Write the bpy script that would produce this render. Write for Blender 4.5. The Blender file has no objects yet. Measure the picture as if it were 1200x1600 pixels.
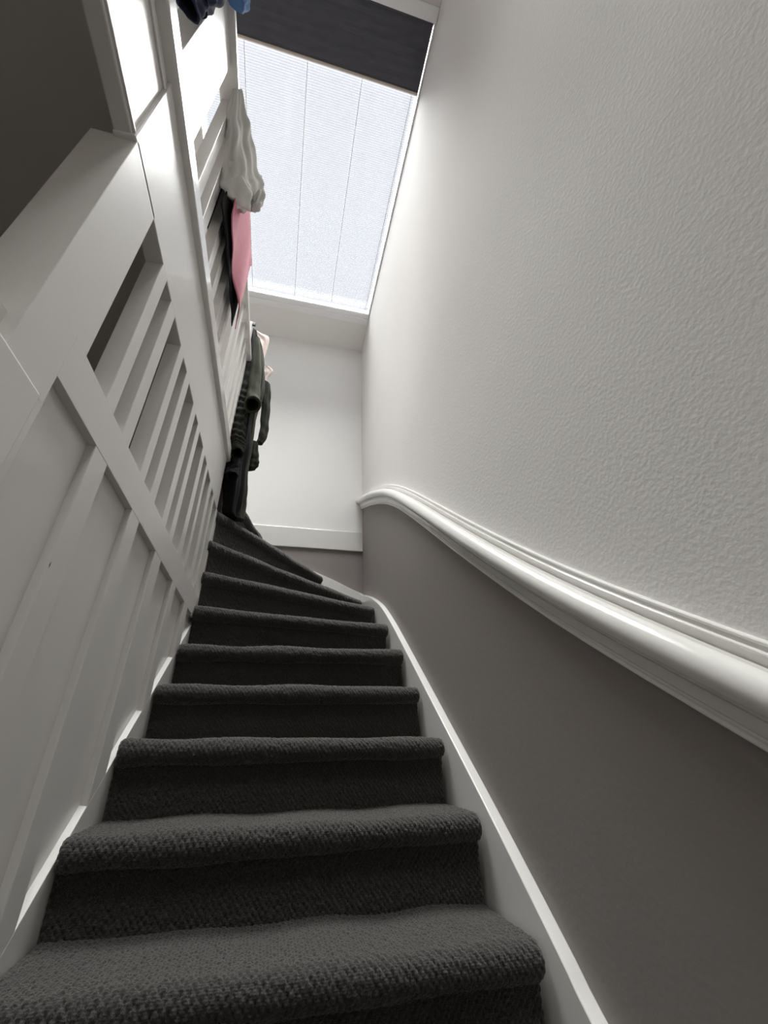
import bpy, bmesh, math, random
import numpy as np
from mathutils import Matrix, Vector, noise as mnoise

C = bpy.context.scene.collection
SC = bpy.context.scene
random.seed(7)

# ------------------------------------------------------------------ camera
cam_d = bpy.data.cameras.new('camera')
cam_d.sensor_fit = 'AUTO'
cam_d.sensor_width = 36.0
cam_d.lens = 638.061 * 36.0 / 1600.0
cam_d.clip_start = 0.02
cam = bpy.data.objects.new('camera', cam_d)
R = Matrix(((0.97134097, -0.09008916, -0.21995604),
            (-0.23539875, -0.49279784, -0.83769787),
            (-0.03292637, 0.86546764, -0.49988161)))
cam.matrix_world = R.to_4x4()
C.objects.link(cam)
SC.camera = cam

# ------------------------------------------------------------------ light, sky, exposure
SC.view_settings.view_transform = 'Standard'
SC.view_settings.look = 'None'
SC.view_settings.gamma = 1.0
SC.view_settings.use_curve_mapping = False
SC.view_settings.exposure = 0.0

world = bpy.data.worlds.new('overcast_sky')
SC.world = world
world.use_nodes = True
wn = world.node_tree
bg = wn.nodes['Background']
bg.inputs[0].default_value = (0.905, 0.905, 1.0, 1)
bg.inputs[1].default_value = 1.5

sun_d = bpy.data.lights.new('sun', 'SUN')
sun_d.energy = 49.0
sun_d.angle = math.radians(54)
sun_d.color = (1.0, 0.98, 0.95)
sun = bpy.data.objects.new('sun', sun_d)
sun.rotation_euler = (math.radians(1.5), math.radians(1), 0)
sun.location = (0, 2, 9)
C.objects.link(sun)

# lamp under the ceiling of the lower hall, behind the partition
lamp_d = bpy.data.lights.new('hall_lamp', 'POINT')
lamp_d.energy = 6.5
lamp_d.color = (1.0, 0.93, 0.84)
lamp_d.shadow_soft_size = 0.12
lamp = bpy.data.objects.new('hall_lamp', lamp_d)
lamp.location = (-1.3, -1.2, 1.1)
C.objects.link(lamp)
SC.cycles.max_bounces = 14
SC.cycles.diffuse_bounces = 10
SC.cycles.transparent_max_bounces = 12
SC.cycles.sample_clamp_indirect = 8.0


# ------------------------------------------------------------------ materials
def mat(name, col, rough=0.5, spec=0.5, bump=None, bump_scale=80.0, bump_strength=0.2, bump_dist=0.002,
        mottled=0.0, mottle_scale=4.0, coat=0.0, stretch=None, detail=3.0):
    m = bpy.data.materials.new(name)
    m.use_nodes = True
    nt = m.node_tree
    b = nt.nodes['Principled BSDF']
    b.inputs['Base Color'].default_value = (*col, 1)
    b.inputs['Roughness'].default_value = rough
    b.inputs['Specular IOR Level'].default_value = spec
    if coat:
        b.inputs['Coat Weight'].default_value = coat
        b.inputs['Coat Roughness'].default_value = 0.08
    tc = nt.nodes.new('ShaderNodeTexCoord')
    vec = tc.outputs['Object']
    if stretch:
        mp = nt.nodes.new('ShaderNodeMapping')
        mp.inputs['Scale'].default_value = stretch
        nt.links.new(vec, mp.inputs['Vector'])
        vec = mp.outputs['Vector']
    if mottled:
        n = nt.nodes.new('ShaderNodeTexNoise')
        n.inputs['Scale'].default_value = mottle_scale
        n.inputs['Detail'].default_value = 4
        nt.links.new(vec, n.inputs['Vector'])
        mx = nt.nodes.new('ShaderNodeMix')
        mx.data_type = 'RGBA'
        mx.inputs['A'].default_value = (*[c * (1 - mottled) for c in col], 1)
        mx.inputs['B'].default_value = (*[min(1, c * (1 + mottled)) for c in col], 1)
        nt.links.new(n.outputs['Fac'], mx.inputs['Factor'])
        nt.links.new(mx.outputs['Result'], b.inputs['Base Color'])
    if bump:
        n2 = nt.nodes.new('ShaderNodeTexNoise')
        n2.inputs['Scale'].default_value = bump_scale
        n2.inputs['Detail'].default_value = detail
        nt.links.new(vec, n2.inputs['Vector'])
        bp = nt.nodes.new('ShaderNodeBump')
        bp.inputs['Strength'].default_value = bump_strength
        bp.inputs['Distance'].default_value = bump_dist
        nt.links.new(n2.outputs['Fac'], bp.inputs['Height'])
        nt.links.new(bp.outputs['Normal'], b.inputs['Normal'])
    return m


M_wall = mat('white_plaster', (0.775, 0.755, 0.743), 0.75, 0.3, True, 95, 0.30, 0.003, 0.02, 2.0)
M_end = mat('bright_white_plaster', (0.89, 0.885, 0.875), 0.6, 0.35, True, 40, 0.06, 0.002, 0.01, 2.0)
M_grey = mat('taupe_wall_paint', (0.262, 0.235, 0.226), 0.6, 0.35, True, 60, 0.18, 0.003, 0.03, 5.0)
M_ceil = mat('white_ceiling_paint', (0.82, 0.81, 0.79), 0.8, 0.3)
M_wood = mat('white_gloss_woodwork', (0.70, 0.680, 0.660), 0.33, 0.5, True, 14, 0.22, 0.003, 0.03, 6.0, 0.15, (4.0, 1.0, 1.0))
M_trim = mat('white_satin_trim', (0.78, 0.765, 0.745), 0.15, 0.5, True, 30, 0.02, 0.002, 0.02, 8.0, 0.3)
M_hall = mat('hall_paint', (0.66, 0.64, 0.61), 0.8, 0.2)
M_dark = mat('bounce_cutting_dark', (0.30, 0.29, 0.27), 0.8, 0.2)  # for the unseen front wall, set dark to cut bounce onto the risers
M_floor = mat('grey_floor', (0.22, 0.20, 0.18), 0.7, 0.3, mottled=0.2)
M_alu = mat('white_aluminium', (0.86, 0.86, 0.87), 0.35, 0.5)
M_barbrown = mat('beige_blind_bar', (0.50, 0.42, 0.36), 0.5, 0.4)
M_black_fab = mat('blackout_fabric', (0.085, 0.085, 0.10), 0.85, 0.2, True, 120, 0.3, 0.002, 0.25, 30, stretch=(0.3, 1.0, 1.0))
M_metal = mat('black_metal', (0.02, 0.02, 0.02), 0.4, 0.5)


def fabric(name, col, scale=260, strength=0.5, mott=0.2, fold=18, sheen=0.05):
    m = mat(name, col, 0.95, 0.15, True, scale, strength, 0.002, mott, fold)
    m.node_tree.nodes['Principled BSDF'].inputs['Sheen Weight'].default_value = sheen
    return m


M_white_cloth = fabric('white_cotton', (0.60, 0.59, 0.56), 200, 0.25, 0.05)
M_pink = fabric('pink_towel_cloth', (0.55, 0.20, 0.26), 300, 0.4, 0.12)
M_pink_w = fabric('pale_pink_cloth', (0.78, 0.66, 0.63), 220, 0.3, 0.06)
M_blk = fabric('black_cloth_and_sleeve_shade', (0.008, 0.008, 0.009), 220, 0.5, 0.2)
M_olive = fabric('olive_fleece', (0.040, 0.043, 0.029), 330, 0.8, 0.25)
M_olive_d = fabric('dark_olive_fleece', (0.016, 0.017, 0.012), 330, 0.8, 0.25)
M_navy = fabric('navy_cloth', (0.018, 0.022, 0.05), 240, 0.4, 0.2)
M_blue = fabric('blue_denim', (0.075, 0.16, 0.34), 320, 0.5, 0.25, 25)

# carpet: woven loops driven by the UVs, which are in metres
LU, LV = 0.0140, 0.0088


def carpet_material():
    m = bpy.data.materials.new('charcoal_loop_carpet')
    m.use_nodes = True
    nt = m.node_tree
    b = nt.nodes['Principled BSDF']
    b.inputs['Roughness'].default_value = 0.95
    b.inputs['Specular IOR Level'].default_value = 0.12
    b.inputs['Sheen Weight'].default_value = 0.75
    b.inputs['Sheen Roughness'].default_value = 0.5
    b.inputs['Sheen Tint'].default_value = (0.5, 0.49, 0.47, 1)
    tc = nt.nodes.new('ShaderNodeTexCoord')
    mp = nt.nodes.new('ShaderNodeMapping')
    mp.inputs['Scale'].default_value = (2.2 / LU, 2.2 / LV, 1)
    nt.links.new(tc.outputs['UV'], mp.inputs['Vector'])
    vo = nt.nodes.new('ShaderNodeTexVoronoi')
    vo.inputs['Scale'].default_value = 1.0
    vo.inputs['Randomness'].default_value = 0.45
    nt.links.new(mp.outputs['Vector'], vo.inputs['Vector'])
    no = nt.nodes.new('ShaderNodeTexNoise')
    no.inputs['Scale'].default_value = 900
    no.inputs['Detail'].default_value = 2
    nt.links.new(tc.outputs['Object'], no.inputs['Vector'])
    ma = nt.nodes.new('ShaderNodeMath')
    ma.operation = 'MULTIPLY_ADD'
    ma.inputs[1].default_value = -0.9
    ma.inputs[2].default_value = 1.0
    nt.links.new(vo.outputs['Distance'], ma.inputs[0])
    ad = nt.nodes.new('ShaderNodeMath')
    ad.operation = 'MULTIPLY_ADD'
    ad.inputs[1].default_value = 0.5
    nt.links.new(no.outputs['Fac'], ad.inputs[0])
    nt.links.new(ma.outputs[0], ad.inputs[2])
    bp = nt.nodes.new('ShaderNodeBump')
    bp.inputs['Strength'].default_value = 0.7
    bp.inputs['Distance'].default_value = 0.003
    nt.links.new(ad.outputs[0], bp.inputs['Height'])
    nt.links.new(bp.outputs['Normal'], b.inputs['Normal'])
    rmp = nt.nodes.new('ShaderNodeValToRGB')
    rmp.color_ramp.elements[0].color = (0.020, 0.0195, 0.019, 1)
    rmp.color_ramp.elements[1].color = (0.088, 0.084, 0.081, 1)
    rmp.color_ramp.elements[0].position = 0.35
    rmp.color_ramp.elements[1].position = 0.75
    n3 = nt.nodes.new('ShaderNodeTexNoise')
    n3.inputs['Scale'].default_value = 420
    n3.inputs['Detail'].default_value = 3
    nt.links.new(tc.outputs['Object'], n3.inputs['Vector'])
    nt.links.new(n3.outputs['Fac'], rmp.inputs['Fac'])
    nt.links.new(rmp.outputs['Color'], b.inputs['Base Color'])
    return m


M_carpet = carpet_material()


def blind_material(name, through, trans):
    m = bpy.data.materials.new(name)
    m.use_nodes = True
    nt = m.node_tree
    nt.nodes.remove(nt.nodes['Principled BSDF'])
    out = nt.nodes['Material Output']
    tr = nt.nodes.new('ShaderNodeBsdfTranslucent')
    tr.inputs['Color'].default_value = (trans, trans, trans * 1.08, 1)
    di = nt.nodes.new('ShaderNodeBsdfDiffuse')
    di.inputs['Color'].default_value = (0.6, 0.6, 0.62, 1)
    mx = nt.nodes.new('ShaderNodeMixShader')
    mx.inputs[0].default_value = 0.35
    th = nt.nodes.new('ShaderNodeBsdfTransparent')
    m2 = nt.nodes.new('ShaderNodeMixShader')
    m2.inputs[0].default_value = through
    nt.links.new(tr.outputs[0], mx.inputs[1])
    nt.links.new(di.outputs[0], mx.inputs[2])
    nt.links.new(mx.outputs[0], m2.inputs[1])
    nt.links.new(th.outputs[0], m2.inputs[2])
    nt.links.new(m2.outputs[0], out.inputs['Surface'])
    return m


def glass_material():
    m = bpy.data.materials.new('skylight_glass')
    m.use_nodes = True
    nt = m.node_tree
    nt.nodes.remove(nt.nodes['Principled BSDF'])
    out = nt.nodes['Material Output']
    tr = nt.nodes.new('ShaderNodeBsdfTransparent')
    tr.inputs['Color'].default_value = (0.95, 0.97, 0.97, 1)
    gl = nt.nodes.new('ShaderNodeBsdfGlossy')
    gl.inputs['Roughness'].default_value = 0.02
    mx = nt.nodes.new('ShaderNodeMixShader')
    mx.inputs[0].default_value = 0.06
    nt.links.new(tr.outputs[0], mx.inputs[1])
    nt.links.new(gl.outputs[0], mx.inputs[2])
    nt.links.new(mx.outputs[0], out.inputs['Surface'])
    return m


M_blind = blind_material('pleated_blind_fabric', 0.45, 0.062)
M_seam = blind_material('pleat_seam_fabric', 0.26, 0.05)
M_glass = glass_material()


# ------------------------------------------------------------------ helpers
def link(name, me, m, parent=None):
    o = bpy.data.objects.new(name, me)
    C.objects.link(o)
    for mm in (m if isinstance(m, (list, tuple)) else [m]):
        me.materials.append(mm)
    if parent:
        o.parent = parent
    return o


def mesh(name, verts, faces, m, parent=None, smooth=None, fmats=None):
    me = bpy.data.meshes.new(name)
    me.from_pydata([tuple(map(float, v)) for v in verts], [], faces)
    if fmats:
        me.polygons.foreach_set('material_index', fmats)
    bm = bmesh.new()
    bm.from_mesh(me)
    bmesh.ops.recalc_face_normals(bm, faces=bm.faces)
    bm.to_mesh(me)
    bm.free()
    if smooth:
        me.polygons.foreach_set('use_smooth', [True] * len(me.polygons))
        me.set_sharp_from_angle(angle=math.radians(smooth))
    return link(name, me, m, parent)


def bevel(o, w, seg=2):
    b = o.modifiers.new('bevel', 'BEVEL')
    b.width = w
    b.segments = seg
    b.limit_method = 'ANGLE'
    b.angle_limit = math.radians(40)
    return o


def box(name, x0, x1, y0, y1, z0, z1, m, parent=None, bev=0.0):
    v = [(x, y, z) for x in (x0, x1) for y in (y0, y1) for z in (z0, z1)]
    f = [(0, 1, 3, 2), (4, 6, 7, 5), (0, 4, 5, 1), (2, 3, 7, 6), (0, 2, 6, 4), (1, 5, 7, 3)]
    o = mesh(name, v, f, m, parent)
    if bev:
        bevel(o, bev)
    return o


def prism_x(name, x0, x1, poly, m, parent=None, bev=0.0):
    """polygon of (y, z) points extruded along x"""
    n = len(poly)
    v = [(x0, y, z) for y, z in poly] + [(x1, y, z) for y, z in poly]
    f = [tuple(range(n)), tuple(range(n, 2 * n))] + [(i, (i + 1) % n, n + (i + 1) % n, n + i) for i in range(n)]
    o = mesh(name, v, f, m, parent)
    if bev:
        bevel(o, bev)
    return o


def thing(name, label, cat, loc=(0, 0, 0), group=None):
    o = bpy.data.objects.new(name, None)
    o.empty_display_size = 0.05
    C.objects.link(o)
    o['label'] = label
    o['category'] = cat
    if group:
        o['group'] = group
    return o


def tag(o, label, cat, group=None):
    o['label'] = label
    o['category'] = cat
    if group:
        o['group'] = group
    return o


def struct(o):
    o['kind'] = 'structure'
    return o


def catmull(pts, n):
    pts = [Vector(p) for p in pts]
    out = []
    for i in range(len(pts) - 1):
        p0 = pts[max(i - 1, 0)]; p1 = pts[i]; p2 = pts[i + 1]; p3 = pts[min(i + 2, len(pts) - 1)]
        for k in range(n):
            t = k / n
            out.append(0.5 * ((2 * p1) + (p2 - p0) * t + (2 * p0 - 5 * p1 + 4 * p2 - p3) * t * t + (3 * p1 - p0 - 3 * p2 + p3) * t ** 3))
    out.append(pts[-1])
    return out


# ------------------------------------------------------------------ room shell
XW, YE, ZC = 0.665, 3.36, 4.30          # right wall, end wall, ceiling
XL = -0.43                              # face of the panelled partition
LAND = 1.63                             # landing floor level
YF, ZB, XF = -2.2, -2.2, -2.3           # front wall, lower floor, far wall of the landing

_ry = [-2.3, -1.2, -0.4, 0.1, .512, .586, .684, .829, 1.056, 1.472, 1.8, 2.0, 2.197, 2.4, 2.62, 2.9, 3.1, 3.355]
_rz = [-2.03, -1.23, -.650, -.297, -.013, .038, .107, .212, .393, .747, 1.035, 1.205, 1.365, 1.505, 1.632, 1.785, 1.885, 2.005]
_yy = np.linspace(-2.3, 3.355, 400)
_zz = np.interp(_yy, _ry, _rz)
for _ in range(4):                          # even out the corners of the measured line
    _zp = np.concatenate([2 * _zz[0] - _zz[9:0:-1], _zz, 2 * _zz[-1] - _zz[-2:-11:-1]])
    _zz = np.convolve(_zp, np.ones(19) / 19, 'valid')
rail_low = [Vector((float(_yy[i]), float(_zz[i]))) for i in list(range(0, 399, 7)) + [399]]

# right wall: taupe below the handrail, white plaster above
v, f, fm = [], [], []
for p in rail_low:
    zr = p[1] + 0.07
    for z in (ZB - 0.4, zr, ZC + 0.1):
        v.append((XW, p[0], z))
    for z in (ZB - 0.4, ZC + 0.1):
        v.append((XW + 0.15, p[0], z))
n = len(rail_low)
for i in range(n - 1):
    a, b = 5 * i, 5 * (i + 1)
    f += [(a, b, b + 1, a + 1), (a + 1, b + 1, b + 2, a + 2), (a + 3, a + 4, b + 4, b + 3), (a + 2, b + 2, b + 4, a + 4), (a, a + 3, b + 3, b)]
    fm += [1, 0, 0, 0, 1]
f += [(0, 1, 2, 4, 3), tuple(5 * (n - 1) + k for k in (0, 1, 2, 4, 3))]
fm += [0, 0]
struct(mesh('wall_right', v, f, [M_wall, M_grey], fmats=fm))

# end wall: white above the landing skirting, taupe below it
v = [(x, y, z) for y in (YE, YE + 0.15) for x in (XF - 0.1, XW + 0.15) for z in (ZB - 0.4, 1.60, ZC + 0.1)]
f = [(0, 3, 4, 1), (1, 4, 5, 2), (6, 7, 10, 9), (7, 8, 11, 10), (0, 1, 7, 6), (1, 2, 8, 7), (3, 9, 10, 4), (4, 10, 11, 5), (2, 5, 11, 8), (0, 6, 9, 3)]
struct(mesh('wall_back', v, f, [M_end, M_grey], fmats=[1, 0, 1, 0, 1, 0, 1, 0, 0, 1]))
struct(box('wall_front', XF - 0.1, XW + 0.15, YF - 0.15, YF, ZB - 0.4, ZC + 0.1, M_dark))
struct(box('wall_far_left', XF - 0.15, XF, YF, YE, ZB - 0.4, ZC + 0.1, M_hall))
struct(box('floor', XF, XW, YF, YE, ZB - 0.3, ZB, M_floor))
struct(box('baseboard_back', -1.9, XW, YE - 0.016, YE, 1.556, 1.748, M_trim, bev=0.004))

# ceiling with the roof opening
SX0, SX1, SY0, SY1 = -0.98, XW, 0.585, 2.97
v, f = [], []
bmc = bmesh.new()
TX0, TX1, TY0, TY1 = -0.38, 0.48, -1.45, 0.04       # unseen roof opening, added to light the lower flight
for x0, x1, y0, y1 in ((XF - .1, SX0, SY0, SY1), (SX1, XW + .15, SY0, SY1), (XF - .1, XW + .15, SY1, YE + .1), (XF - .1, XW + .15, TY1, SY0),
                       (XF - .1, TX0, TY0, TY1), (TX1, XW + .15, TY0, TY1), (XF - .1, XW + .15, YF - .1, TY0)):
    bmesh.ops.create_cube(bmc, size=1, matrix=Matrix.Translation(((x0 + x1) / 2, (y0 + y1) / 2, ZC + 0.125)) @ Matrix.Diagonal((x1 - x0, y1 - y0, 0.25, 1)))
me = bpy.data.meshes.new('ceiling')
bmc.to_mesh(me)
bmc.free()
struct(link('ceiling', me, M_ceil))

# skylight
win = bpy.data.objects.new('window_1', None)
C.objects.link(win)
struct(win)
box('frame_bar', SX0, SX1 - 0.001, SY1 - 0.07, SY1 + 0.0, ZC - 0.022, ZC + 0.05, M_alu, win, 0.005)
box('frame_bar', SX0, SX1 - 0.001, SY1 - 0.115, SY1 - 0.068, ZC - 0.004, ZC + 0.05, M_alu, win, 0.004)
box('frame_bar', SX0, SX1 - 0.001, SY0 - 0.045, SY0 + 0.03, ZC - 0.02, ZC + 0.05, M_alu, win, 0.005)
box('frame_bar', SX1 - 0.014, SX1 - 0.002, SY0 + 0.03, SY1 - 0.07, ZC - 0.012, ZC + 0.05, M_alu, win, 0.003)
box('frame_bar', SX0, SX0 + 0.02, SY0 + 0.03, SY1 - 0.07, ZC - 0.012, ZC + 0.05, M_alu, win, 0.003)
box('glass_pane', SX0, SX1, SY0, SY1, ZC + 0.13, ZC + 0.136, M_glass, win)
box('sash', SX0, SX1, SY1 - 0.06, SY1, ZC + 0.10, ZC + 0.17, M_alu, win)
box('sash', SX0, SX1, SY0, SY0 + 0.06, ZC + 0.10, ZC + 0.17, M_alu, win)

# pleated blind
pb = thing('pleated_blind', 'white translucent pleated blind drawn across the bright skylight', 'blind')
pitch = 0.0152


def pleats(x0, x1, y0, y1, parent):
    npl = int((y1 - y0) / pitch)
    v, f, fm = [], [], []
    for i in range(npl):
        y = y1 - i * pitch
        for dy, dz in ((0, .004), (.0045, .0), (.0095, .0), (pitch, .004)):     # slope, flat doubled seam, slope
            v += [(x0, y - dy, ZC + 0.024 + dz), (x1, y - dy, ZC + 0.024 + dz)]
        for q in range(3):
            a = 8 * i + 2 * q
            f.append((a, a + 1, a + 3, a + 2))
            fm.append(1 if q == 1 else 0)
    mesh('pleated_fabric', v, f, [M_blind, M_seam], parent, fmats=fm)


bx0, bx1, by0, by1 = SX0 + 0.02, SX1 - 0.016, SY0 + 0.1, SY1 - 0.115
pleats(bx0, bx1, by0, by1, pb)
box('bottom_rail', bx0, bx1, SY1 - 0.122, SY1 - 0.112, ZC + 0.004, ZC + 0.03, M_alu, pb, 0.002)
M_cord = mat('blind_cord', (0.55, 0.55, 0.57), 0.7)
for cx in (-0.62, -0.18, 0.22, 0.605):
    box('cord', cx - 0.0022, cx + 0.0022, by0, by1, ZC + 0.015, ZC + 0.0185, M_cord, pb)

# made-up roof window out of view, added to brighten the lower steps
win_added = bpy.data.objects.new('added_roof_window', None)
C.objects.link(win_added)
struct(win_added)
for x0, x1, y0, y1 in ((TX0, TX1, TY0, TY0 + .05), (TX0, TX1, TY1 - .05, TY1), (TX0, TX0 + .04, TY0 + .05, TY1 - .05), (TX1 - .04, TX1, TY0 + .05, TY1 - .05)):
    box('frame_bar', x0, x1, y0, y1, ZC - 0.01, ZC + 0.05, M_alu, win_added, .003)
box('glass_pane', TX0, TX1, TY0, TY1, ZC + 0.13, ZC + 0.136, M_glass, win_added)
pleats(TX0 + .04, TX1 - .04, TY0 + .05, TY1 - .05, win_added)

# blackout blind
bb = thing('blackout_blind', 'charcoal blackout roller blind half drawn over the top of the skylight', 'blind')
v, f = [], []
for i in range(25):
    y = SY0 + 0.02 + (0.972 - SY0 - 0.02) * i / 24
    z = ZC + 0.0015 * math.sin(i * 1.7)
    v += [(SX0 + 0.02, y, z), (SX1 - 0.018, y, z), (SX0 + 0.02, y, z + 0.003), (SX1 - 0.018, y, z + 0.003)]
for i in range(24):
    a, b = 4 * i, 4 * i + 4
    f += [(a, a + 1, b + 1, b), (a + 2, b + 2, b + 3, a + 3), (a, b, b + 2, a + 2), (a + 1, a + 3, b + 3, b + 1)]
f += [(0, 2, 3, 1), (96, 97, 99, 98)]
mesh('blackout_fabric', v, f, M_black_fab, bb)
box('bottom_bar', SX0 + 0.02, SX1 - 0.018, 0.970, 0.984, ZC - 0.006, ZC + 0.007, M_barbrown, bb, 0.003)
box('bar_lip', SX0 + 0.02, SX1 - 0.018, 0.984, 0.990, ZC - 0.003, ZC + 0.006, M_alu, bb)
box('top_cassette', SX0 + 0.02, SX1 - 0.018, SY0 + 0.012, SY0 + 0.040, ZC - 0.012, ZC + 0.006, M_black_fab, bb, 0.004)

# ------------------------------------------------------------------ staircase
stair = thing('staircase', 'steep winding staircase with charcoal loop carpet climbing between two white stringers', 'stairs')
RISE = 0.204
zc = [-0.41 + RISE * (k - 1) for k in range(0, 12)]      # mid height of each nosing roll
# nosing front: right (x, y, dz), left (x, y, dz)
NR = {0: (.622, .90, 0), 1: (.622, 1.14, 0), 2: (.622, 1.382, 0), 3: (.622, 1.616, 0), 4: (.622, 1.865, 0), 5: (.622, 2.09, 0),
      6: (.622, 2.377, 0), 7: (.622, 2.72, .008), 8: (.622, 3.19, .0), 9: (.306, 3.25, .01), 10: (-.13, 3.315, .02), 11: (-.36, 3.33, 0)}
NL = {0: (-.424, .77, .07), 1: (-.424, 1.04, .055), 2: (-.424, 1.268, .028), 3: (-.424, 1.50, .018), 4: (-.424, 1.752, 0), 5: (-.424, 1.985, -.012),
      6: (-.424, 2.155, .008), 7: (-.424, 2.212, .012), 8: (-.424, 2.222, -.004), 9: (-.424, 2.268, .008), 10: (-.385, 2.30, 0), 11: (-.415, 2.31, 0)}
rad = 0.031


def carpet_step(k, sp, disp):
    FL, FR = np.array(NL[k][:2]), np.array(NR[k][:2])
    W = np.linalg.norm(FR - FL)
    nk = np.array([-(FR - FL)[1], (FR - FL)[0]]) / W
    FL2, FR2 = np.array(NL[k + 1][:2]), np.array(NR[k + 1][:2])
    n2 = np.array([-(FR2 - FL2)[1], (FR2 - FL2)[0]]) / np.linalg.norm(FR2 - FL2)
    nu = max(8, int(W / sp))
    s = np.linspace(0, 1, nu + 1)[:, None]
    F = FL + (FR - FL) * s
    B = FL2 + (FR2 - FL2) * s + n2 * 0.034
    ztop = zc[k] + rad - 0.004 + (NL[k][2] * (1 - s[:, 0]) + NR[k][2] * s[:, 0])
    prof = []                                # (kind, a) list
    D = max(np.linalg.norm(B - F, axis=1))
    nt_ = max(6, int(D / sp))
    na = max(10, int(math.pi * rad / sp))
    nr_ = max(8, int(0.15 / sp))
    cols_xy, cols_z = [], []
    for i in range(nt_):
        t = i / nt_
        a = F + nk * rad
        cols_xy.append(B + (a - B) * t)
        cols_z.append(ztop + 0 * t)
    for i in range(na):
        th = math.pi / 2 + math.pi * i / na
        cols_xy.append(F + nk * (rad + rad * math.cos(th)))
        cols_z.append(ztop - rad + rad * math.sin(th))
    # under the roll and down the riser, softly draped
    drop0 = 2 * rad
    full = RISE + 0.03
    for i in range(nr_ + 1):
        t = i / nr_
        h = drop0 + (full - drop0) * t
        d = 0.031 + 0.006 * (1 - math.exp(-t * 8))
        cols_xy.append(F + nk * d)
        cols_z.append(ztop - h)
    XY = np.stack(cols_xy, 1)                # nu+1, nv, 2
    Z = np.stack(cols_z, 1)
    P = np.concatenate([XY, Z[..., None]], 2)
    nv = P.shape[1]
    # slightly rounded ends of the roll
    e = np.minimum(s[:, 0] * W, (1 - s[:, 0]) * W)
    # arc length coordinates
    seg = np.linalg.norm(np.diff(P, axis=1), axis=2)
    vv = np.concatenate([np.zeros((nu + 1, 1)), np.cumsum(seg, 1)], 1)
    vv = vv - vv[:, nt_:nt_ + 1]
    uu = np.repeat(s * W, nv, 1)
    # soft unevenness of the laid carpet
    rng = np.random.RandomState(k + 3)
    und = sum(0.0016 * np.sin(uu * rng.uniform(4, 22) + rng.uniform(0, 6) + vv * rng.uniform(-6, 6)) for _ in range(3))
    du = np.gradient(P, axis=0)
    dv = np.gradient(P, axis=1)
    N = np.cross(du, dv)
    N /= np.linalg.norm(N, axis=2, keepdims=True) + 1e-9
    if N[nu // 2, 2, 2] < 0:
        N = -N
    h = und
    if disp:
        hs = lambda a, b, q: np.modf(np.abs(np.sin(a * 127.1 + b * 311.7 + q) * 43758.5453))[0]
        vw = vv + 0.0016 * np.sin(uu * 70 + 3 * np.sin(uu * 11))
        row0 = np.floor(vw / LV)
        best = np.zeros_like(vv)
        for dr in (-1, 0, 1):
            row = row0 + dr
            uo = uu / LU + 0.5 * (row % 2)
            col = np.floor(uo)
            fu = (uo - col - 0.5 - 0.2 * (hs(row, col, 1.) - 0.5)) / 0.50
            fv = (vw / LV - row - 0.5 - 0.3 * (hs(row, col, 2.) - 0.5)) / 0.80
            best = np.maximum(best, np.sqrt(np.clip(1 - fu ** 2 - fv ** 2, 0, 1)) * (0.75 + 0.5 * hs(row, col, 3.)))
        h = h + (0.0052 if k < 5 else 0.007) * best
    edge = np.clip(e / 0.012, 0, 1)[:, None]
    h = h - 0.006 * (1 - edge) ** 2
    P = P + N * h[..., None]
    nverts = (nu + 1) * nv
    me = bpy.data.meshes.new('carpeted_step')
    V = P.reshape(-1, 3)
    # base loop so that the step is closed
    iu, iv = np.meshgrid(np.arange(nu), np.arange(nv - 1), indexing='ij')
    a = (iu * nv + iv).ravel()
    quads = np.stack([a, a + nv, a + nv + 1, a + 1], 1)
    ends = [list(range(0, nv)), list(range(nu * nv, nu * nv + nv))]
    # back/bottom corner points for the end caps
    extra = []
    for q, col in ((0, ends[0]), (nu, ends[1])):
        xy = P[q, 0, :2]
        extra.append((xy[0], xy[1], P[q, -1, 2]))
    V = np.concatenate([V, np.array(extra)], 0)
    nq = len(quads)
    c0 = ends[0] + [nverts]
    c1 = ends[1] + [nverts + 1]
    loops = np.concatenate([quads.ravel(), np.array(c0), np.array(c1[::-1])]).astype(np.int32)
    starts = np.concatenate([np.arange(nq) * 4, [nq * 4, nq * 4 + len(c0)]]).astype(np.int32)
    totals = np.concatenate([np.full(nq, 4), [len(c0), len(c1)]]).astype(np.int32)
    me.vertices.add(len(V))
    me.vertices.foreach_set('co', V.ravel().astype(np.float32))
    me.loops.add(len(loops))
    me.loops.foreach_set('vertex_index', loops)
    me.polygons.add(len(starts))
    me.polygons.foreach_set('loop_start', starts)
    me.polygons.foreach_set('loop_total', totals)
    sm = np.ones(len(starts), bool)
    sm[-2:] = False
    me.polygons.foreach_set('use_smooth', sm)
    uvl = me.uv_layers.new(name='metres')
    UV = np.concatenate([np.stack([uu.ravel(), vv.ravel() + 3.0], 1), np.zeros((2, 2))], 0)
    uvl.data.foreach_set('uv', UV[loops].ravel().astype(np.float32))
    me.update(calc_edges=True)
    me.validate()
    o = link('carpeted_step', me, M_carpet, stair)
    return o, ztop


for k in range(0, 11):
    sp = {0: 0.004, 1: 0.0021, 2: 0.0021, 3: 0.0025, 4: 0.003}.get(k, 0.0036)
    carpet_step(k, sp, True)


def tread_fill(name, pts, z0, z1):
    n = len(pts)
    v = [(x, y, z0) for x, y in pts] + [(x, y, z1) for x, y in pts]
    f = [tuple(range(n)), tuple(range(n, 2 * n))] + [(i, (i + 1) % n, n + (i + 1) % n, n + i) for i in range(n)]
    return mesh(name, v, f, M_carpet, stair)


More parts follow.
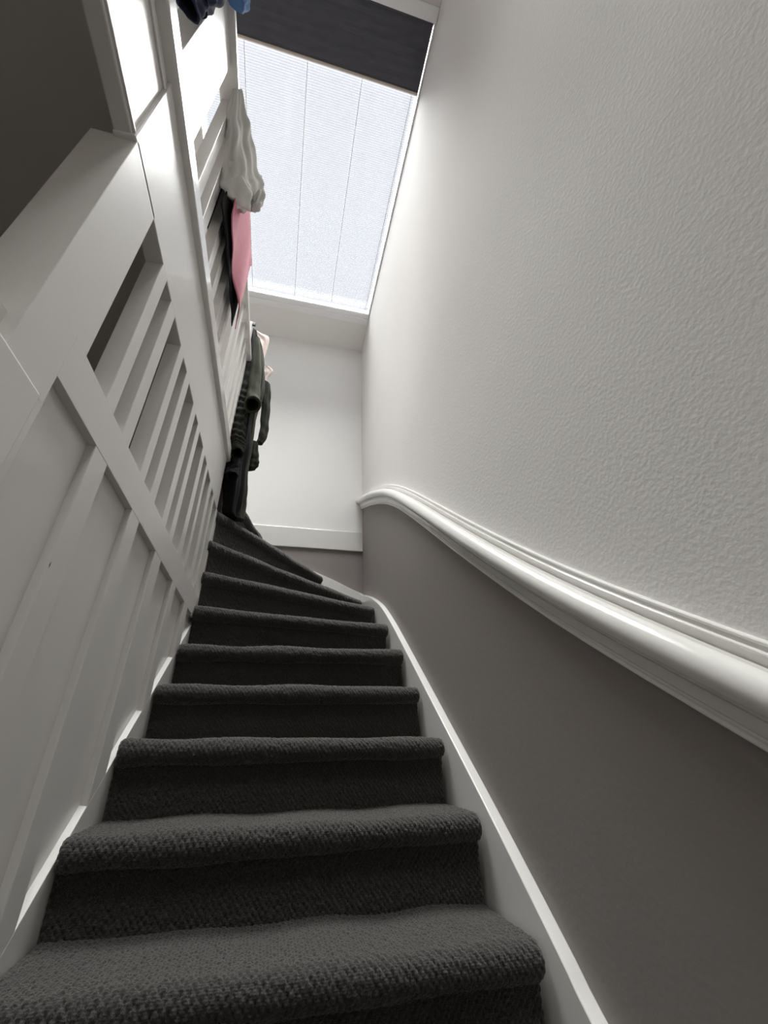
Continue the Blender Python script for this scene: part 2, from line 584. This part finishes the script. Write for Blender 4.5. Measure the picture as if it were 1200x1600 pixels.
for k, pts in ((8, [(-.42, 2.25), (.56, 3.16), (.628, 3.22), (.628, 3.325), (.25, 3.325)]),
               (9, [(-.40, 2.32), (.30, 3.27), (.30, 3.325), (-.16, 3.325)]),
               (10, [(-.385, 2.34), (-.13, 3.325), (-.43, 3.325), (-.43, 2.34)]),
               (7, [(-.42, 2.24), (.6, 2.76), (.628, 2.76), (.628, 3.325), (.5, 3.325)])):
    tread_fill('winder_tread', pts, zc[k] + rad - 0.024, zc[k] + rad - 0.008)

# white stringers along the right wall and round the corner
st = catmull([(-1.2, -2.205), (.3, -1.025), (.8, -.63), (1.028, -.452), (1.087, -.397), (1.209, -.290), (1.373, -.150), (1.629, .06), (2.163, .497), (2.4, .683),
              (2.627, .838), (2.915, .982), (3.12, 1.065), (3.33, 1.145)], 4)
v, f = [], []
for p in st:
    y, z = p
    v += [(.632, y, z), (.6655, y, z), (.6655, y, z - .42), (.632, y, z - .42)]
for i in range(len(st) - 1):
    a, b = 4 * i, 4 * i + 4
    f += [(a + q, a + (q + 1) % 4, b + (q + 1) % 4, b + q) for q in range(4)]
f += [(0, 1, 2, 3), tuple(4 * (len(st) - 1) + q for q in range(4))]
bevel(mesh('stringer', v, f, M_trim, stair, 35), 0.003)
sb = catmull([(.666, 1.148), (.55, 1.195), (.40, 1.265), (.23, 1.335), (0.0, 1.425), (-.20, 1.49), (-.43, 1.555)], 4)
v, f = [], []
for p in sb:
    x, z = p
    v += [(x, 3.330, z), (x, 3.3605, z), (x, 3.3605, z - .42), (x, 3.330, z - .42)]
for i in range(len(sb) - 1):
    a, b = 4 * i, 4 * i + 4
    f += [(a + q, a + (q + 1) % 4, b + (q + 1) % 4, b + q) for q in range(4)]
f += [(0, 1, 2, 3), tuple(4 * (len(sb) - 1) + q for q in range(4))]
bevel(mesh('stringer', v, f, M_trim, stair, 35), 0.003)

# ------------------------------------------------------------------ handrail on the right wall
hr = thing('handrail', 'broad white moulded handrail curving along the right wall above the taupe paint', 'handrail')


def sweep(name, prof, m):
    path = [p for p in rail_low if p[0] > -1.6]
    v, f = [], []
    n = len(prof)
    for i, p in enumerate(path):
        a, b = path[max(i - 1, 0)], path[min(i + 1, len(path) - 1)]
        t = Vector((b[0] - a[0], b[1] - a[1])).normalized()
        nn = Vector((-t[1], t[0]))
        if i == len(path) - 1:               # cut plumb against the end wall
            nn = Vector((0, 1.0 / max(t[0], .5)))
        for o_, w in prof:
            v.append((XW - o_, p[0] + nn[0] * w, p[1] + nn[1] * w))
    for i in range(len(path) - 1):
        for q in range(n):
            f.append((i * n + q, i * n + (q + 1) % n, (i + 1) * n + (q + 1) % n, (i + 1) * n + q))
    f += [tuple(range(n)), tuple(range((len(path) - 1) * n, len(path) * n))]
    return mesh(name, v, f, m, hr, 28)


def arc(cx, cy, r, a0, a1, n):
    return [(cx + r * math.cos(math.radians(a0 + (a1 - a0) * i / n)), cy + r * math.sin(math.radians(a0 + (a1 - a0) * i / n))) for i in range(n + 1)]


sweep('top_moulding', [(-.002, .142)] + arc(.009, .1385, .0035, 90, -90, 5) + [(.009, .134), (.0095, .1285)] + arc(.0155, .1255, .003, 90, -80, 5)
      + [(.0125, .1215), (.0115, .118), (.0115, .104), (-.002, .104)], M_trim)
sweep('grip', [(-.002, .106), (.0125, .1062), (.0135, .1085), (.018, .1095)] + arc(.036, .0815, .0285, 108, -62, 16) + [(.040, .0555), (.034, .054), (-.002, .054)], M_trim)
sweep('base_moulding', [(-.002, .0545), (.0255, .0545), (.0255, .0515)] + arc(.0270, .0490, .0030, 90, -75, 5) + [(.0235, .0455), (.0235, .0430), (.0275, .0420), (.0265, .036), (.0240, .028), (.0215, .0215),
      (.0165, .0208), (.0165, .0182), (.0195, .0174), (.0195, .0142), (.0145, .0135), (.0145, .0112)] + arc(.0150, .0055, .0050, 80, -80, 6) + [(.012, .0), (-.002, .0)], M_trim)

# ------------------------------------------------------------------ panelled partition on the left
box_wall = box('wall_left', XL - 0.075, XL - 0.022, -2.2, 2.24, ZB, 0.60, M_wood)
struct(box_wall)
wl = box_wall
Lz = lambda y: -0.285 + 0.825 * (y - 1.168)
panels = [(.634, .829), (.903, 1.11), (1.185, 1.39), (1.473, 1.676), (1.747, 1.947), (2.033, 2.244)]
RZ0, RZ1 = .596, .704
for y0, y1 in panels:
    prism_x('panel', XL - 0.024, XL - 0.0175, [(y0 - .01, Lz(y0) - .02), (y1 + .01, Lz(y1) - .02), (y1 + .01, RZ0 + .01), (y0 - .01, RZ0 + .01)], M_wood, wl)
    # bevelled sill of the panel, following the stairs
    v = [(XL, y0, Lz(y0)), (XL, y1, Lz(y1)), (XL - .0185, y1, Lz(y1) + .003), (XL - .0185, y0, Lz(y0) + .003),
         (XL, y0, Lz(y0) - .02), (XL, y1, Lz(y1) - .02), (XL - .0185, y1, Lz(y1) - .02), (XL - .0185, y0, Lz(y0) - .02)]
    mesh('sill', v, [(0, 1, 2, 3), (4, 5, 6, 7), (0, 1, 5, 4), (3, 2, 6, 7), (0, 3, 7, 4), (1, 2, 6, 5)], M_wood, wl)
edges = [(.59, .634)] + [(panels[i][1], panels[i + 1][0]) for i in range(5)] + [(2.244, 2.30)]
for y0, y1 in edges:
    bevel(prism_x('stile', XL - 0.024, XL, [(y0, Lz(y0) - .04), (y1, Lz(y1) - .04), (y1, min(RZ0 + .002, .53 if y0 < .6 else 9)), (y0, min(RZ0 + .002, .53 if y0 < .6 else 9))], M_wood, wl), .0025)
bevel(prism_x('bottom_rail', XL - 0.024, XL + .0003, [(-1.2, Lz(-1.2)), (2.32, Lz(2.32)), (2.32, Lz(2.32) - .42), (-1.2, Lz(-1.2) - .42)], M_wood, wl), .002)
box('top_rail', XL - 0.048, XL + .0003, .629, 2.25, RZ0, RZ1, M_wood, wl, .0012)
box('corner_board', XL - 0.10, XL + .006, -2.2, .613, ZB, .531, M_wood, wl, .006)

# chipped spot in the paint of the second stile
v = [(XL + .0004, .8345 + .0022 * math.cos(a) * q, .3165 + .008 * math.sin(a) * q) for a, q in [(i * .785, 1 - .35 * (i % 2)) for i in range(8)]]
M_chip = mat('bare_wood_chip', (0.10, 0.06, 0.04), 0.8)
mesh('paint_chip', v, [tuple(range(8))], M_chip, wl)

# landing edge above the slats
fl = struct(box('floor_landing', XF, XL - 0.05, YF, YE, 1.50, LAND, M_hall))
tb = struct(box('trim_1', XL - 0.05, XL, .50, 2.25, 1.248, 1.63, M_wood, bev=.003))
tb2 = struct(box('trim_2', XL - 0.05, XL - .010, YF, .512, 1.256, 1.63, M_wood, bev=.004))
struct(box('trim_3', XL - 0.05, XL + .022, YF, 2.27, 1.612, 1.688, M_trim, bev=.005))
box('panel_moulding', XL - .014, XL - .004, YF, .512, 1.262, 1.272, M_wood, tb2, .002)
box('panel_moulding', XL - .014, XL - .004, YF, .512, 1.555, 1.572, M_wood, tb2, .002)

# lower slatted screen
scr = thing('slatted_screen', 'white slatted screen between the panelled stair wall and the landing edge', 'screen')
bevel(prism_x('post', XL - .100, XL, [(.511, .525), (.632, .525), (.632, RZ1 - .003), (.677, RZ1 - .003), (.677, 1.26), (.511, 1.26)], M_wood, scr), .0015)
box('post', XL - .100, XL, 2.235, 2.31, .30, 1.26, M_wood, scr, .003)
slats = [(.797, .848), (.915, .972), (1.084, 1.135), (1.203, 1.259), (1.368, 1.427), (1.492, 1.545), (1.655, 1.715), (1.79, 1.832), (1.94, 2.0), (2.075, 2.118)]
for y0, y1 in slats:
    box('slat', XL - .048, XL, y0, y1, RZ1 - .004, 1.252, M_wood, scr, .002)

# upper balustrade on the landing
bal = thing('landing_balustrade', 'tall white slatted balustrade along the upper landing with clothes over its rail', 'balustrade')
box('post', XL - .085, XL, .470, .686, 1.685, 2.62, M_wood, bal, .004)
box('post', XL - .060, XL, 2.19, 2.255, 1.685, 2.93, M_wood, bal, .004)
for y0, y1 in [(-.06, 0), (.10, .15), (.22, .28)] + [(a + .003, b + .003) for a, b in slats]:
    box('slat', XL - .046, XL, y0, y1, 1.680, 2.585, M_wood, bal, .002)
box('top_rail', XL - .055, XL + .028, YF, 2.275, 2.575, 2.615, M_wood, bal, .006)


# ------------------------------------------------------------------ clothes
def loft_pair(name, rings, m, parent=None, nseg=40, sub=8, wr=0.012, wf=5, seed=0, open_end=False, wh=0.7, fh=26, cap=True):
    """rings: (PL, PR, thickness); every ring is an ellipse from PL to PR, folds added along the length"""
    rr = [(Vector(a), Vector(b), t) for a, b, t in rings]
    PLs = catmull([r[0] for r in rr], sub)
    PRs = catmull([r[1] for r in rr], sub)
    T = [float(x[0]) for x in catmull([(r[2], 0) for r in rr], sub)]
    n = len(PLs)
    rnd = random.Random(seed)
    ph = [rnd.uniform(0, 6.28) for _ in range(6)]
    v, f = [], []
    for i in range(n):
        cen = (PLs[i] + PRs[i]) / 2
        cn = (PLs[min(i + 1, n - 1)] + PRs[min(i + 1, n - 1)]) / 2 - (PLs[max(i - 1, 0)] + PRs[max(i - 1, 0)]) / 2
        mj = (PRs[i] - PLs[i]) / 2
        mn = cn.cross(mj)
        mn = mn.normalized() if mn.length > 1e-9 else Vector((1, 0, 0))
        tt = i / (n - 1)
        for q in range(nseg):
            a = 2 * math.pi * q / nseg
            fold = (math.sin(wf * a + ph[0] + 2.5 * tt) + 0.6 * math.sin((2 * wf + 1) * a + ph[1] - 4 * tt) + 0.5 * math.sin(3 * a + ph[2] + 9 * tt)
                    + wh * math.sin(fh * tt + 2 * math.sin(a + ph[3])))
            k = wr * fold * min(1, 0.35 + 3 * min(tt, 1 - tt))
            ca, sa = math.cos(a), math.sin(a)
            p = cen + mj * ca + mn * (T[i] * sa) + (mj.normalized() * ca + mn * sa) * k
            nz = mnoise.noise(p * 22) * wr * 0.5
            v.append(p + (mj.normalized() * ca + mn * sa) * nz)
    for i in range(n - 1):
        for q in range(nseg):
            f.append((i * nseg + q, i * nseg + (q + 1) % nseg, (i + 1) * nseg + (q + 1) % nseg, (i + 1) * nseg + q))
    if cap:
        f.append(tuple(range(nseg)))
    last = (n - 1) * nseg
    if open_end:                       # turn the hem inwards; inside coloured black for the shade in the hollow
        cen = sum((Vector(v[last + q]) for q in range(nseg)), Vector()) / nseg
        back = ((PLs[-3] + PRs[-3]) / 2 - (PLs[-1] + PRs[-1]) / 2).normalized()
        for sc, bk in ((.84, -.003), (.80, .03), (.74, .12), (.6, .22)):
            s0 = len(v)
            for q in range(nseg):
                p = Vector(v[last + q])
                v.append(cen + (p - cen) * sc + back * bk)
            prev = last if sc == .84 else s0 - nseg
            for q in range(nseg):
                f.append((prev + q, prev + (q + 1) % nseg, s0 + (q + 1) % nseg, s0 + q))
        f.append(tuple(range(len(v) - nseg, len(v))))
    else:
        f.append(tuple(range(last, last + nseg)))
    fm = None
    if open_end:
        n_in = 3 * nseg + 1
        fm = [0] * (len(f) - n_in) + [0] * nseg + [1] * (n_in - nseg)
        m = [m, M_blk]
    return mesh(name, v, f, m, parent, 75, fm)


def drape(name, y0, y1, xo, ztop, zb_out, zb_in, m, parent=None, wave=.008, nf=5, seed=1, xi=-.49, taper=0.0, thick=.004, ny=44):
    """cloth folded over the rail: outer fall, over the top, inner fall"""
    rnd = random.Random(seed)
    ph = [rnd.uniform(0, 6.28) for _ in range(5)]
    prof = []
    nd = 26
    for i in range(nd):
        prof.append(('o', i / nd))
    for i in range(7):
        prof.append(('t', i / 6))
    for i in range(1, nd + 1):
        prof.append(('i', i / nd))
    v, f = [], []
    for j in range(ny + 1):
        s = j / ny
        for kind, t in prof:
            y = y0 + (y1 - y0) * s
            if kind == 'o':
                zb = zb_out(s) if callable(zb_out) else zb_out
                z = zb + (ztop - zb) * t
                fade = (1 - t)
                x = xo + wave * (0.4 + fade) * (math.sin(nf * 6.28 * s + ph[0] + t * 1.5) + .5 * math.sin(nf * 11 * s + ph[1]))
                y += taper * fade * (s - .5) + .006 * math.sin(9 * t + ph[2])
            elif kind == 't':
                a = math.pi * t
                cx, rx = (xo + xi) / 2, (xo - xi) / 2
                x = cx + rx * math.cos(a)
                z = ztop + 0.018 * math.sin(a)
            else:
                zb = zb_in
                z = ztop + (zb - ztop) * t
                x = xi - wave * t * (math.sin(nf * 6.28 * s + ph[3]) + .6)
            v.append((x, y, z))
    n = len(prof)
    for j in range(ny):
        for i in range(n - 1):
            f.append((j * n + i, j * n + i + 1, (j + 1) * n + i + 1, (j + 1) * n + i))
    o = mesh(name, v, f, m, parent, 80)
    sd = o.modifiers.new('thickness', 'SOLIDIFY')
    sd.thickness = thick
    sd.offset = 0
    return o


# white shirt bundled over the rail
wt = thing('white_shirt', 'crumpled white cotton shirt slung over the balustrade rail below the skylight', 'shirt')
loft_pair('body', [((-.415, .745, 2.543), (-.398, .757, 2.60), .012), ((-.415, .788, 2.42), (-.385, .854, 2.632), .022), ((-.41, .83, 2.33), (-.375, .905, 2.632), .03),
                   ((-.41, .875, 2.24), (-.36, .965, 2.605), .038), ((-.405, .93, 2.14), (-.335, 1.05, 2.595), .045), ((-.395, .97, 2.16), (-.315, 1.105, 2.58), .045),
                   ((-.385, 1.0, 2.27), (-.318, 1.12, 2.53), .03)], M_white_cloth, wt, 72, 12, .0075, 5, 4, False, 0.75, 24)
loft_pair('sleeve', [((-.41, .89, 2.22), (-.355, .99, 2.34), .035), ((-.405, .95, 2.12), (-.34, 1.04, 2.30), .04), ((-.40, 1.01, 2.18), (-.335, 1.08, 2.33), .036), ((-.40, 1.05, 2.27), (-.33, 1.11, 2.40), .026)],
          M_white_cloth, wt, 48, 10, .006, 3, 9, False, 1.4, 24)
loft_pair('knot', [((-.405, 1.06, 2.50), (-.352, 1.08, 2.51), .03), ((-.412, 1.08, 2.41), (-.348, 1.10, 2.42), .042), ((-.408, 1.09, 2.335), (-.350, 1.11, 2.345), .038), ((-.39, 1.10, 2.292), (-.362, 1.11, 2.297), .02)],
          M_white_cloth, wt, 40, 8, .005, 3, 14, False, 1.3, 14)
loft_pair('knot', [((-.352, 1.07, 2.57), (-.310, 1.09, 2.585), .03), ((-.350, 1.09, 2.48), (-.292, 1.11, 2.49), .04), ((-.342, 1.10, 2.39), (-.290, 1.12, 2.40), .038), ((-.325, 1.10, 2.335), (-.300, 1.11, 2.340), .02)],
          M_white_cloth, wt, 40, 8, .005, 3, 15, False, 1.3, 14)

# pink towel with a black lining behind it
tag(drape('pink_towel', 1.00, 1.56, -.379, 2.615, lambda s: 2.03 + .03 * math.sin(5 * s), 2.30, M_pink, None, .0085, 1.3, 3), 'pink towel hanging over the balustrade rail beneath the white shirt', 'towel')
tag(drape('black_scarf', .96, 1.535, -.3985, 2.607, lambda s: 1.99 + .02 * math.sin(4 * s), 2.06, M_blk, None, .0012, 3, 5, xi=-.484), 'black cloth hanging behind the pink towel on the balustrade', 'cloth')

# navy garment and blue jeans at the top edge of the picture
nv = thing('navy_jumper', 'navy jumper hanging on the balustrade left of its broad post', 'jumper')
loft_pair('body', [((-.50, .20, 2.60), (-.38, .30, 2.60), .04), ((-.49, .27, 2.35), (-.385, .40, 2.36), .05), ((-.485, .30, 2.12), (-.395, .44, 2.14), .05), ((-.475, .33, 1.99), (-.405, .445, 2.02), .035)], M_navy, nv, 40, 8, .008, 4, 21)
loft_pair('sleeve', [((-.47, .36, 2.2), (-.41, .42, 2.2), .03), ((-.465, .37, 2.0), (-.405, .43, 2.03), .03), ((-.455, .385, 1.90), (-.41, .44, 1.93), .024)], M_navy, nv, 32, 8, .004, 3, 22, True)
bl = thing('blue_jeans', 'blue denim jeans folded over the balustrade rail next to the blackout blind', 'jeans')
loft_pair('leg', [((-.395, .40, 2.66), (-.385, .52, 2.68), .02), ((-.40, .42, 2.55), (-.365, .525, 2.66), .03), ((-.398, .445, 2.44), (-.362, .505, 2.50), .024)], M_blue, bl, 36, 8, .004, 4, 31)
loft_pair('waistband', [((-.47, .40, 2.625), (-.46, .53, 2.63), .02), ((-.43, .40, 2.65), (-.43, .53, 2.655), .018), ((-.39, .40, 2.66), (-.385, .525, 2.67), .02)], M_blue, bl, 32, 6, .003, 4, 33)

# coats on the end post
hk = thing('coat_hook', 'small black coat hook at the far end of the balustrade above the coats', 'hook')
v_hook = box('hook_plate', XL + .0005, XL + .026, 2.185, 2.20, 2.885, 2.915, M_metal, hk, .003)

co = thing('black_coat', 'long black coat hanging against the end post of the balustrade', 'coat')
loft_pair('body', [((-.468, 2.34, 3.02), (-.42, 2.36, 3.02), .03), ((-.463, 2.34, 2.74), (-.37, 2.38, 2.74), .06), ((-.455, 2.34, 2.32), (-.35, 2.39, 2.30), .07), ((-.462, 2.32, 1.88), (-.345, 2.38, 1.86), .075),
                   ((-.455, 2.32, 1.6), (-.33, 2.38, 1.6), .075), ((-.432, 2.33, 1.35), (-.325, 2.39, 1.33), .055), ((-.42, 2.34, 1.275), (-.33, 2.39, 1.27), .04)], M_blk, co, 64, 10, .008, 6, 41)
loft_pair('sleeve', [((-.465, 2.30, 2.55), (-.395, 2.33, 2.58), .04), ((-.470, 2.29, 2.25), (-.385, 2.31, 2.28), .05), ((-.468, 2.27, 2.05), (-.375, 2.29, 2.08), .055), ((-.452, 2.25, 1.85), (-.362, 2.27, 1.86), .05),
                ((-.425, 2.24, 1.72), (-.345, 2.26, 1.74), .045), ((-.405, 2.21, 1.66), (-.338, 2.23, 1.665), .042)], M_olive_d, co, 48, 16, .0045, 3, 43, True, 1.6, 95)
loft_pair('sleeve', [((-.452, 2.30, 1.80), (-.37, 2.32, 1.82), .04), ((-.435, 2.28, 1.65), (-.358, 2.30, 1.66), .04), ((-.424, 2.26, 1.55), (-.352, 2.28, 1.56), .04), ((-.416, 2.23, 1.49), (-.345, 2.25, 1.49), .04)], M_blk, co, 40, 10, .005, 3, 44, True, 1.0, 30)
ol = thing('olive_jacket', 'olive green fleece jacket with hanging sleeves in front of the white end wall', 'jacket')
loft_pair('body', [((-.445, 2.40, 3.01), (-.385, 2.42, 3.0), .03), ((-.43, 2.40, 2.85), (-.345, 2.43, 2.82), .045), ((-.41, 2.40, 2.5), (-.300, 2.43, 2.5), .055), ((-.405, 2.40, 2.15), (-.318, 2.43, 2.1), .05),
                   ((-.40, 2.40, 1.75), (-.318, 2.43, 1.74), .045), ((-.385, 2.40, 1.45), (-.298, 2.43, 1.45), .04), ((-.37, 2.40, 1.285), (-.288, 2.43, 1.285), .03)], M_olive, ol, 56, 10, .007, 5, 51)
slv = loft_pair('sleeve', [((-.42, 2.31, 2.88), (-.375, 2.32, 2.88), .03), ((-.41, 2.30, 2.65), (-.335, 2.32, 2.64), .042), ((-.398, 2.29, 2.40), (-.312, 2.31, 2.38), .046),
                ((-.388, 2.27, 2.23), (-.297, 2.29, 2.20), .048), ((-.378, 2.23, 2.13), (-.288, 2.25, 2.10), .052), ((-.372, 2.19, 2.085), (-.283, 2.21, 2.055), .054)],
                M_olive, ol, 44, 10, .0035, 3, 53, True, .5, 30)
loft_pair('cuff', [((-.381, 2.20, 2.100), (-.275, 2.22, 2.066), .060), ((-.380, 2.19, 2.090), (-.274, 2.21, 2.056), .061), ((-.379, 2.183, 2.083), (-.273, 2.203, 2.049), .060)],
          M_olive, slv, 44, 3, .0008, 3, 54, True, .1, 26, False)
loft_pair('sleeve', [((-.33, 2.50, 2.62), (-.265, 2.51, 2.60), .03), ((-.31, 2.50, 2.4), (-.242, 2.51, 2.4), .032), ((-.295, 2.50, 2.2), (-.232, 2.51, 2.2), .032), ((-.29, 2.49, 2.05), (-.232, 2.50, 2.07), .03), ((-.30, 2.48, 1.97), (-.25, 2.49, 1.97), .022)],
          M_olive_d, ol, 40, 10, .0035, 3, 55)
loft_pair('pocket_flap', [((-.34, 2.46, 1.96), (-.285, 2.47, 1.96), .02), ((-.33, 2.46, 1.84), (-.268, 2.47, 1.84), .025), ((-.325, 2.46, 1.76), (-.258, 2.47, 1.77), .02), ((-.32, 2.46, 1.70), (-.275, 2.47, 1.72), .014)],
          M_olive_d, ol, 36, 8, .003, 3, 57)

pk = thing('pale_blouse', 'pale pinkish white blouse hanging behind the olive jacket', 'blouse')
loft_pair('body', [((-.484, 2.515, 3.25), (-.478, 2.52, 3.272), .006), ((-.46, 2.515, 3.12), (-.405, 2.52, 3.235), .012), ((-.44, 2.515, 3.05), (-.339, 2.52, 3.195), .014), ((-.42, 2.515, 2.98), (-.330, 2.52, 3.09), .016),
                   ((-.41, 2.515, 2.90), (-.346, 2.52, 2.92), .018), ((-.40, 2.515, 2.82), (-.335, 2.52, 2.845), .018), ((-.395, 2.515, 2.74), (-.258, 2.52, 2.782), .012), ((-.39, 2.515, 2.67), (-.290, 2.52, 2.68), .012),
                   ((-.385, 2.515, 2.60), (-.312, 2.52, 2.60), .01)], M_pink_w, pk, 48, 8, .0045, 5, 61, False, .4)
